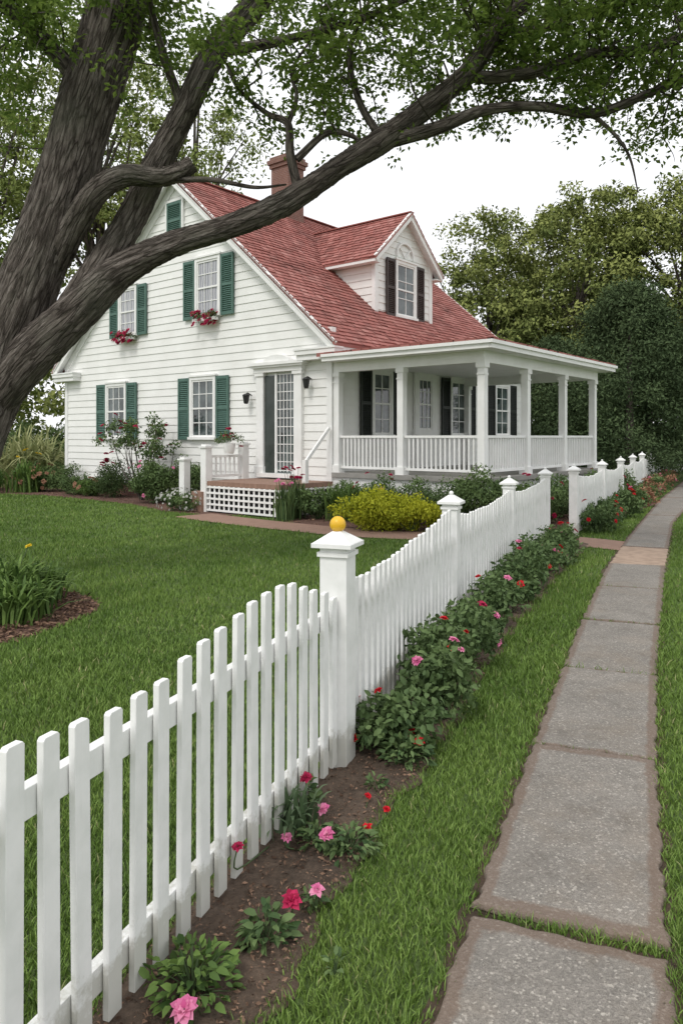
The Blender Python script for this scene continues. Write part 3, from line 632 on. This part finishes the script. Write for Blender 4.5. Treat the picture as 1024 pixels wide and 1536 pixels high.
beam(st,V(-.9,-.02,1.15),V(-.1,-.02,1.9),.05,.07,0); box(st,-.95,-.85,-.07,.03,.0,1.2,0)
st.obj('stoop',[M_white,M_paver,M_shade],house)

# ------------------------------------------------------------------ oak tree
oak=MB(); att=[]
def limb(P,R,ns=16,n=8,rough=.05):
    c=tube(oak,P,R,0,ns,n,rough); att.append(c); return c
limb([V(-4.85,8.4,-.1),V(-4.7,8.4,.35),V(-4.45,8.4,1.1),V(-4.2,8.4,1.8),V(-3.82,8.4,2.8),V(-3.3,8.4,4.2),V(-2.88,8.4,5.6),V(-2.52,8.4,6.8),V(-2.2,8.4,8.5),V(-2.0,8.3,10.5)],[.58,.43,.38,.365,.35,.305,.31,.32,.26,.16],110,26,.04)
LIMBS=[
 [(-3.95,8.38,2.1,.22),(-3.5,8.25,2.60,.245),(-2.90,8.2,3.15,.22),(-2.47,8.2,3.55,.175),(-1.9,8.2,3.84,.14),(-1.22,8.2,4.06,.13),(-.62,8.2,4.32,.13),(-.02,8.2,4.72,.12),(.47,8.2,5.02,.13),(.97,8.2,5.4,.115),(1.42,8.2,5.78,.105),(1.76,8.2,6.27,.095),(2.1,8.2,6.64,.085),(2.6,8.2,7.1,.06)],
 [(-3.15,8.3,2.95,.18),(-2.75,8.35,3.59,.18),(-2.39,8.4,4.23,.16),(-2.09,8.4,4.87,.15),(-1.79,8.4,5.44,.14),(-1.45,8.4,6.1,.14),(-1.0,8.4,6.64,.13),(-.47,8.4,7.3,.1)],
 [(-3.25,8.4,3.7,.14),(-2.98,8.2,4.05,.14),(-2.66,8.0,4.38,.125),(-2.35,8.0,4.55,.115),(-1.98,8.0,4.53,.10),(-1.75,8.0,4.6,.095),(-1.62,8.0,4.68,.085)],
 [(-1.85,8.0,4.5,.04),(-1.4,8.0,4.5,.028),(-.95,8.0,4.42,.02),(-.6,8.0,4.45,.01)],
 [(.5,8.2,5.02,.08),(1.04,8.1,5.07,.072),(1.57,8.1,5.29,.062),(2.17,8.1,5.36,.055),(2.78,8.1,5.26,.052),(3.38,8.1,5.47,.045),(3.98,8.1,5.72,.04),(4.8,8.1,6,.03)],
 [(1.4,8.2,5.75,.07),(1.7,8.2,5.73,.07),(2.17,8.2,5.72,.065),(2.78,8.2,5.95,.06),(3.38,8.2,6.04,.055),(3.98,8.2,6.23,.05),(4.9,8.2,6.5,.04)],
 [(1.75,8.2,6.25,.06),(2.2,8.3,6.3,.05),(2.8,8.3,6.5,.045),(4,8.3,6.8,.03)],
 [(2.78,8.1,5.25,.03),(3.02,8.1,5.03,.02),(3.18,8.1,4.78,.014),(3.27,8.1,4.4,.006)],
 [(-.47,8.2,4.4,.06),(-.57,8.2,4.85,.05),(-.6,8.2,5.2,.042),(-.85,8.2,5.37,.03),(-1.15,8.2,5.58,.02),(-1.3,8.2,5.9,.012)],
 [(-.6,8.2,5.18,.03),(-.5,8.2,5.5,.024),(-.55,8.2,5.8,.018),(-.3,8.2,6.2,.01)],
 [(-.5,8.2,4.8,.045),(-.17,8.2,5.09,.036),(.12,8.2,5.06,.028),(.28,8.2,4.9,.015)],
 [(.47,8.2,5.0,.05),(.2,8.3,5.5,.04),(.1,8.3,6.1,.03),(.4,8.3,6.8,.02)],
 [(-2.85,8.4,5.6,.12),(-3.4,8.2,6.2,.09),(-4,8,6.6,.06),(-4.8,7.8,6.9,.03)],
 [(-1.79,8.4,5.4,.06),(-2.0,8.2,6.0,.045),(-2.1,8,6.5,.03)],
 [(-1.45,8.4,6.1,.07),(-.6,8.3,6.2,.05),(.3,8.1,6.35,.035),(1.2,8,6.7,.02)],
]
for l in LIMBS:
    P=[V(*q[:3]) for q in l]; R=[q[3] for q in l]
    if len(P)>4 and R[1]<.13: P=[p+rng.normal(size=3)*V(.0,.06,.0) for p in P]
    limb(P,R,64 if R[0]>.12 else 12,16 if R[0]>.12 else 8,.06)
A=np.concatenate(att); A=A[A[:,2]>4.6]
zmin=lambda x:np.interp(x,[-5,-3.5,-2.2,-1.3,-.8,-.2,.3,.8,1.5,2.2,3,3.6,4.5],[5.2,5.4,5.7,5.35,5.15,5.2,5.3,5.6,5.65,5.5,5.4,5.05,4.95])
TP=[];TD=[];TN=[];TR=[]
for i in range(350):
    x=rng.uniform(-4.8,5.0); 
    if x<-.8 and rng.random()<.45: continue
    z0=zmin(x); z=z0+rng.random()**.95*(7.2-z0); y=rng.uniform(7.0,9.4); T=V(x,y,z)
    dd=np.linalg.norm(A-T,axis=1); j=np.argsort(dd)[rng.integers(0,12)]; S0=A[j]
    mid=(S0+T)/2+rng.normal(size=3)*.12+V(0,0,.08)
    c=tube(oak,[S0,mid,T,T+nrm(T-mid)*.15+V(0,0,-.05)],[.013,.009,.005,.002],0,4,4,0,False)
    k=int(rng.integers(100,240)); ng=max(3,k//14)
    u=rng.random(ng)**.55*(len(c)-1); ii=np.minimum(u.astype(int),len(c)-2); fr=(u-ii)[:,None]
    gcn=c[ii]*(1-fr)+c[ii+1]*fr+rng.normal(size=(ng,3))*V(.15,.15,.10)
    gi=rng.integers(0,ng,k); off=rng.normal(size=(k,3))*V(.062,.062,.035)
    TP.append(gcn[gi]+off); TD.append(off*18+rng.normal(size=(k,3))*.6+V(0,0,-.25)); TN.append(off*10+V(0,0,1)+rng.normal(size=(k,3))*.5)
    TR.append(np.clip(rng.random(ng)[gi]*.5+rng.random(k)*.5,0,1))
TP=np.concatenate(TP);TD=np.concatenate(TD);TN=np.concatenate(TN);TR=np.concatenate(TR); L=.05+.04*rng.random(len(TP))
leaves(oak,TP,TD,L,L*.6,1,TR,False,TN)
oak.obj('oak_tree',[M_bark,L_oak]); print('oak leaves',len(TP))

# ------------------------------------------------------------------ background trees
def tree(name,base,H,cz,rad,ncl,per,cr,leafL,lm,tr=.25,lo=.4,lean=(0,0),lump=.2):
    mb=MB(); b=V(*base,0); c=V(base[0]+lean[0],base[1]+lean[1],cz)
    tube(mb,[b-EZ*.1,b+(c-b)*.35+V(.1,0,0),b+(c-b)*.7,c+EZ*rad[2]*.5],[tr*1.3,tr,tr*.7,tr*.2],0,10,5,.05)
    C=crown_pts(c,rad,ncl,lo,lump)
    for q in C[:22]:
        s0=b+(c-b)*rng.uniform(.4,1.0); tube(mb,[s0,(s0+q)/2+EZ*.4,q],[tr*.4,tr*.22,.02],0,6,4,0,False)
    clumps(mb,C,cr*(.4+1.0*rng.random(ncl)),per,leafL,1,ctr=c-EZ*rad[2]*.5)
    return mb.obj(name,[M_bark,lm])
tree('deciduous_tree',(8.4,42),13,8.0,(4.8,3.5,5.4),230,130,.9,.24,L_bg,lo=.5)
tree('deciduous_tree',(13.2,41),15,9.2,(5,4,6.6),260,130,.95,.24,L_bg,lo=.5)
tree('deciduous_tree',(18.6,40),17,9.9,(5.4,4,7.4),260,130,1.0,.24,L_bg,lo=.5)
tree('deciduous_tree',(13,47),17,9.4,(6.4,4,7.4),140,110,1.2,.3,L_bg)
tree('deciduous_tree',(21.5,34),14,8.4,(4.5,4,6.0),190,120,.95,.22,L_bg,lo=.5)
def cedar(base,H,R,ncl=300):
    mb=MB(); b=V(*base,0); tube(mb,[b,b+EZ*H*.5,b+EZ*H*.9],[.18,.1,.02],0,8,4)
    t=rng.random(ncl)**.85; a=rng.random(ncl)*6.28; r=R*(1-t)**.5*(.25+.8*rng.random(ncl)**.5)*(.75+.5*np.minimum(1,t*5))
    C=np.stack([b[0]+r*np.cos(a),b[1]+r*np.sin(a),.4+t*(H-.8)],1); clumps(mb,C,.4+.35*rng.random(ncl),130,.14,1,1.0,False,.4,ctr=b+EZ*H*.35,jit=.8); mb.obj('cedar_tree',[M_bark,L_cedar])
cedar((10.4,26.5),7.4,2.8); cedar((13.6,34.5),8.8,3.0); cedar((18.2,33.2),9.5,3.2); cedar((8.6,30),5.8,2.3,200); cedar((12.4,29.5),5.2,2.0,160)
tree('birch_tree',(-13.6,27),20,12,(4.6,4,8.2),190,85,.8,.19,L_mid,.22,.25)
tree('birch_tree',(-10.2,31),20,13,(4.2,4,8),170,85,.8,.21,L_mid,.25,.25)
tree('birch_tree',(-6.8,34),19,13.6,(3.4,3.6,6.5),95,80,.8,.21,L_mid,.22,.25)
tree('birch_tree',(-17,32),20,11,(5,4,9),170,90,1.0,.24,L_mid,.25,.3)
mb=MB()
for x in np.arange(-60,62,4.5):
    h=rng.uniform(2.2,4.2); C=crown_pts(V(x+rng.normal(),52+rng.normal()*3,h),(3.6,2.5,h),34,.4,.2); clumps(mb,C,1.3,70,.42,0)
mb.obj('distant_trees',[L_bg])
mb=MB()
for x,y,h,r in[(-14.5,27,1.0,1.5),(-12.5,29.5,1.3,1.6),(-16.8,28,1.2,1.6),(-10.4,30,1.5,1.5)]:
    clumps(mb,crown_pts(V(x,y,h*.8),(r,r,h),70,.5),.4,90,.13,0)
mb.obj('hedge',[L_shrub])

# ------------------------------------------------------------------ plants
def blossom(mb,c,r,mat,up=None):
    up=nrm(V(*(rng.normal(size=2)*.35),1) if up is None else up); s=nrm(np.cross(up,V(.3,1,.1))); t=np.cross(up,s)
    for k,rr,el in((9,1,.25),(8,.8,.65),(6,.55,1.1)):
        a=np.arange(k)*2*np.pi/k+rng.random()*3+rng.normal(size=k)*.12; d=(np.cos(a)[:,None]*s+np.sin(a)[:,None]*t)
        D=d*math.cos(el)+up*math.sin(el); Nn=up*math.cos(el)-d*math.sin(el)
        leaves(mb,np.repeat(np.asarray(c)[None],k,0),D,r*rr*(.8+.4*rng.random(k)),np.full(k,r*rr*.85),mat,None,True,Nn+rng.normal(size=(k,3))*.2,0,.3)
def shrub(name,c,w,h,nl,leafL,lm,flowers=None,nf=0,fr=.04,full=False,wr=.5,stems=8,ncl=None,zt=0,fl_top=.3,tight=.2,jit=.55):
    mb=MB(); c=V(c[0],c[1],zt); ncl=ncl or max(10,int(30*w))
    C=crown_pts(c+EZ*h*.5,(w*.42,w*.42,h*.42),ncl,.35,.15); C[:,2]=np.maximum(C[:,2],zt+.08*h)
    for q in C[:stems]: tube(mb,[c+V(rng.normal()*.03,rng.normal()*.03,0),(c+q)/2+rng.normal(size=3)*.02,q],[.008,.006,.003],1,5,3,0,False)
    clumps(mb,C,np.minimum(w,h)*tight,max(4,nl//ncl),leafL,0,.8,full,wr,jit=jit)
    if flowers is not None:
        d=nrm(rng.normal(size=(nf,3))+V(0,-.5,fl_top*2)); P=c+EZ*h*.5+d*V(w*.5,w*.5,h*.56)
        for p in P:
            p[2]=max(p[2],zt+.06); blossom(mb,p,fr*(.7+.6*rng.random()),2,nrm(p-c-EZ*h*.2))
    return mb.obj(name,[lm,M_stem]+([flowers] if flowers is not None else []))
shrub('boxwood_bush',(-6.4,20.6),1.35,1.05,6500,.05,L_box,ncl=160)
shrub('boxwood_bush',(-7.7,21.6),1.5,.65,4000,.055,L_shrub)
shrub('azalea_bush',(-4.75,18.9),1.6,1.15,6500,.07,L_shrub,F_pink,8,.05)
shrub('azalea_bush',(-3.9,18.9),1.2,1.25,4000,.07,L_shrub)
shrub('azalea_bush',(-9.4,22.9),1.6,.8,4000,.06,L_shrub,F_rust,30,.08)
shrub('azalea_bush',(-8.6,22.6),1.2,.9,3000,.06,L_shrub)
shrub('azalea_bush',(-7.2,21.0),1.0,.5,2500,.06,L_lily,F_rust,14,.06)
shrub('candytuft_plant',(-3.65,16.75),1.15,.5,3000,.05,L_shrub,F_white,90,.03)
shrub('golden_shrub',(.6,13.35),1.4,.80,8000,.06,L_yel,ncl=130)
shrub('golden_shrub',(1.25,13.2),1.2,.66,5000,.06,L_yel,ncl=90)
shrub('golden_shrub',(1.8,13.3),.7,.5,2500,.06,L_yel,ncl=40)
shrub('azalea_bush',(2.45,13.15),1.2,1.15,6000,.065,L_shrub)
shrub('azalea_bush',(3.3,13.8),1.0,.9,4000,.065,L_shrub)
shrub('azalea_bush',(-.5,15.1),.8,.7,2500,.07,L_shrub)
for i,x in enumerate((-.2,.9,2.1,3.3,4.5,5.7)): shrub('azalea_bush',hw(x,-4.45),1.25,.95,2600,.07,L_shrub if i%2 else L_rose,F_crim if i%3==1 else None,5,.05)
for i,y in enumerate((-.9,-1.8,-2.7,-3.5)): shrub('azalea_bush',hw(-.65,y),1.1,.88+.08*(i%2),2600,.06,L_rose if i%2 else L_shrub,F_crim if i==1 else None,8,.045)
shrub('azalea_bush',(-11.2,23.2),1.4,.8,3000,.08,L_lily,F_yel,8,.06)
mb=MB(); b=V(-5.35,19.6,0); C=crown_pts(b+EZ*1.65,(.95,.7,.65),40,.5,.2)
for q in C[:18]: tube(mb,[b,b*.4+q*.6+V(rng.normal()*.1,0,-.25),q],[.022,.014,.005],1,6,4,0,False)
clumps(mb,C,.2,60,.085,0); 
for q in C[rng.permutation(40)[:26]]: blossom(mb,q+rng.normal(size=3)*.12+EZ*.1,.075,2)
for i in range(8): blossom(mb,b+V(-.95+rng.normal()*.12,-.1,1.05+rng.normal()*.15),.08,2)
mb.obj('rhododendron_bush',[L_shrub,M_bark,F_crim])
def strap(name,c,r,h,n,w,lm,flw=None,nf=0,zt=0,fr=.04,spread=.75):
    mb=MB(); a=rng.random(n)*6.28; P=np.stack([c[0]+rng.normal(size=n)*r*.28,c[1]+rng.normal(size=n)*r*.28,np.full(n,zt)],1)
    out=np.stack([np.cos(a),np.sin(a),np.zeros(n)],1); S=np.stack([-np.sin(a),np.cos(a),np.zeros(n)],1); l=h*(.7+.5*rng.random(n)); sp=r*spread*(.3+.9*rng.random(n))
    ts=[0,.3,.6,.82,1]; rows=[]
    for t in ts:
        z=l*(1.55*t-.75*t*t*(.6+.8*(sp/r)))[:]; cen=P+out*(sp*t**1.5)[:,None]+EZ*z[:,None]; ww=w*(.8+.3*math.sin(t*3.1))*(1-t**4*.95)
        rows+= [cen-S*ww/2,cen+S*ww/2]
    v=np.stack(rows,1); b=np.arange(n)[:,None]*10
    f=np.concatenate([b+np.array([[2*k,2*k+1,2*k+3,2*k+2]]) for k in range(4)]); mb.add(v.reshape(-1,3),f,0,np.repeat(rng.random(n),10),smooth=True)
    for i in range(nf):
        q=V(c[0]+rng.normal()*r*.4,c[1]+rng.normal()*r*.4,zt+h*rng.uniform(1.0,1.35)); tube(mb,[V(c[0],c[1],zt),(V(c[0],c[1],zt)+q)/2,q],[.006,.005,.004],1,5,3,0,False); blossom(mb,q,fr,2)
    return mb.obj(name,[lm,M_stem]+([flw] if flw is not None else []))
strap('daylily_plant',(-3.35,7.2),.55,.55,320,.032,L_lily,F_yel,1,spread=1.0)
strap('daylily_plant',(-3.75,6.55),.6,.5,320,.032,L_lily,None,0,spread=1.0)
strap('daylily_plant',(-3.0,6.75),.45,.42,240,.03,L_lily)
strap('daylily_plant',(-3.1,7.5),.4,.42,200,.03,L_lily)
strap('daylily_plant',(-9.6,22.4),.7,1.0,160,.05,L_lily,F_yel,5,fr=.06)
strap('daylily_plant',(-10.9,22.0),.7,.7,160,.05,L_lily)
strap('ornamental_grass',(-10.7,25.4),1.7,2.2,420,.06,leafmat('grass_plume',(.20,.24,.09),(.46,.47,.24)),spread=1.25)
strap('ornamental_grass',(.1,15.0),.7,.75,350,.02,L_lily); strap('ornamental_grass',(.7,14.6),.6,.7,280,.02,L_lily)
strap('foxglove_plant',(-.95,15.35),.35,.8,120,.03,L_shrub,F_crim,12,fr=.06,spread=.6)
strap('foxglove_plant',(-1.15,14.9),.35,.7,120,.03,L_rose,F_pink,6,fr=.05,spread=.6)
for (y,z,w) in((4.12,4.72,.42),(7.62,4.52,.4)):
    mb=MB(); box(mb,-.24,-.08,y-w,y+w,z-.03,z+.05,0); C=np.stack([rng.uniform(-.3,-.1,26),y+rng.uniform(-w,w,26),z+.0+rng.random(26)*.18],1); clumps(mb,C,.09,22,.06,1)
    for q in range(46): blossom(mb,V(rng.uniform(-.36,-.12),y+rng.uniform(-w,w),z+rng.uniform(-.12,.24)),.06,2,V(-.8,0,.6))
    mb.obj('flower_box',[M_white,L_shrub,F_crim],house)
mb=MB(); x,y,z=-1.0,2.27,1.5
C=np.stack([x+rng.normal(size=14)*.12,y+rng.normal(size=14)*.12,z+.1+rng.random(14)*.15],1); clumps(mb,C,.09,20,.06,0)
for q in range(12): blossom(mb,V(x,y,z+.15)+rng.normal(size=3)*.11,.055,1)
tube(mb,[V(x,y,z-.2),V(x,y,z-.1),V(x,y,z+.05)],[.1,.13,.15],2,14,4); mb.obj('potted_geranium',[L_shrub,F_crim,M_white],house)

# roses along the fence
y=3.95; k=0
while y<11.5:
    near_=y<6.8
    w=rng.uniform(.36,.56)*(1+.025*y); h=rng.uniform(.22,.48)*(1+.03*y); x=fx(y)+rng.uniform(.2,.34)+.012*y
    fl=[F_red,F_pink,F_red,F_crim,F_pink][k%5]; shrub('rose_bush',(x,y),w,h,int(1100 if near_ else 720),.048 if near_ else .06,L_rose,fl,int(rng.integers(1,5)),.030+.0008*y,full=near_,wr=.58,fl_top=.7,ncl=34,stems=16,tight=.2,jit=.9)
    y+=rng.uniform(.40,.62) if near_ else rng.uniform(.36,.56); k+=1
for p in[(4.5,12.9),(4.75,13.5),(5.2,14.4),(5.9,15.3)]: shrub('rose_bush',p,.75,.6,1300,.07,L_rose,F_red,4,.045)
for i in range(9): t=i/8; shrub('heather_plant',(6.6+t*5.6,16.5+t*10.8),.85,.55,900,.08,F_rust if i%2 else L_shrub,F_pink if i%3==0 else None,4,.045)
def perennial(name,c,r,h,n,leafL,fls,fm,lm=L_rose):
    mb=MB(); a=rng.random(n)*6.28; rr=r*rng.random(n)**.6; z=.03+h*rng.random(n)*(1-.5*rr/r)
    P=np.stack([c[0]+rr*.75*np.cos(a),c[1]+rr*.75*np.sin(a),z],1); D=np.stack([np.cos(a),np.sin(a),.35+.5*rng.normal(size=n)],1)
    L=leafL*(.6+.7*rng.random(n)); leaves(mb,P,D,L,L*.55,0,None,True,None,1.5,.3)
    for i in range(0,n,3): tube(mb,[V(c[0],c[1],.0),(V(c[0],c[1],0)+P[i])/2+EZ*.01,P[i]],[.003,.0025,.0015],1,4,3,0,False)
    for (x,y,zz,fr) in fls:
        tube(mb,[V(c[0]*.6+x*.4,c[1]*.6+y*.4,.01),V(x,y,zz*.5),V(x,y,zz-.005)],[.0035,.003,.003],1,5,4,0,False); blossom(mb,V(x,y,zz-.01),fr,2,V(rng.normal()*.2,-.45,1))
    mb.obj(name,[lm,M_stem,fm])
perennial('geranium_plant',(-.45,2.22),.17,.13,230,.04,[(-.44,2.06,.10,.042)],F_pink,L_lily)
perennial('geranium_plant',(-.25,2.44),.10,.11,100,.042,[(-.17,2.5,.13,.036)],F_crim,L_rose)
perennial('carnation_plant',(-.10,2.62),.05,.05,26,.032,[(-.085,2.6,.105,.028)],F_pink)
perennial('carnation_plant',(.03,2.98),.14,.08,150,.038,[(.107,3.1,.055,.026),(.12,3.35,.07,.018),(.2,3.25,.06,.018)],F_red)
perennial('carnation_plant',(-.1,3.02),.09,.09,80,.036,[(-.058,2.9,.137,.034),(-.08,3.1,.136,.03),(-.22,2.95,.1,.024)],F_pink)
perennial('carnation_plant',(-.17,3.35),.09,.12,80,.036,[(-.16,3.3,.176,.032),(-.385,2.72,.19,.022)],F_crim)
strap('iris_plant',(-.23,3.12),.17,.22,60,.02,leafmat('iris_leaves',(.08,.13,.06),(.18,.25,.14)))
perennial('geranium_plant',(.33,3.78),.15,.14,160,.045,[(.4,3.8,.13,.034),(.37,3.9,.14,.028)],F_red)
perennial('geranium_plant',(.12,3.98),.15,.15,150,.045,[],F_red)
perennial('geranium_plant',(-.02,2.3),.03,.05,12,.028,[],F_red)
perennial('geranium_plant',(.16,3.5),.06,.06,30,.035,[],F_red)

# ------------------------------------------------------------------ light, world, camera
S=Vector((-.45,-.75,1.15)).normalized()
sun=bpy.data.lights.new('sun','SUN'); sun.energy=1.45; sun.angle=math.radians(16); sun.color=(1,.97,.92)
so=bpy.data.objects.new('sun',sun); so.rotation_euler=(-S).to_track_quat('-Z','Y').to_euler(); scene.collection.objects.link(so)
w=bpy.data.worlds.new('World'); scene.world=w; w.use_nodes=True; nt=w.node_tree; bg=nt.nodes['Background']
sky=nt.nodes.new('ShaderNodeTexSky'); sky.sky_type='NISHITA'; sky.sun_disc=False; sky.sun_elevation=math.asin(S.z); sky.sun_rotation=math.atan2(S.x,S.y)
sky.dust_density=4
nt.links.new(sky.outputs[0],bg.inputs[0]); bg.inputs[1].default_value=.12
b2=nt.nodes.new('ShaderNodeBackground'); b2.inputs[0].default_value=(.985,.988,1,1); b2.inputs[1].default_value=1.3
mx=nt.nodes.new('ShaderNodeMixShader'); mx.inputs[0].default_value=.87
nt.links.new(bg.outputs[0],mx.inputs[1]); nt.links.new(b2.outputs[0],mx.inputs[2]); nt.links.new(mx.outputs[0],nt.nodes['World Output'].inputs[0])
cam=bpy.data.cameras.new('camera'); co=bpy.data.objects.new('camera',cam); scene.collection.objects.link(co)
co.location=(0,0,1.7); co.rotation_euler=(math.radians(90),0,0); cam.sensor_width=36; cam.lens=36*1100/1536; cam.shift_y=-113/1536; cam.clip_end=1500; cam.clip_start=.05
scene.camera=co
scene.view_settings.view_transform='Standard'; scene.view_settings.look='None'; scene.view_settings.exposure=0
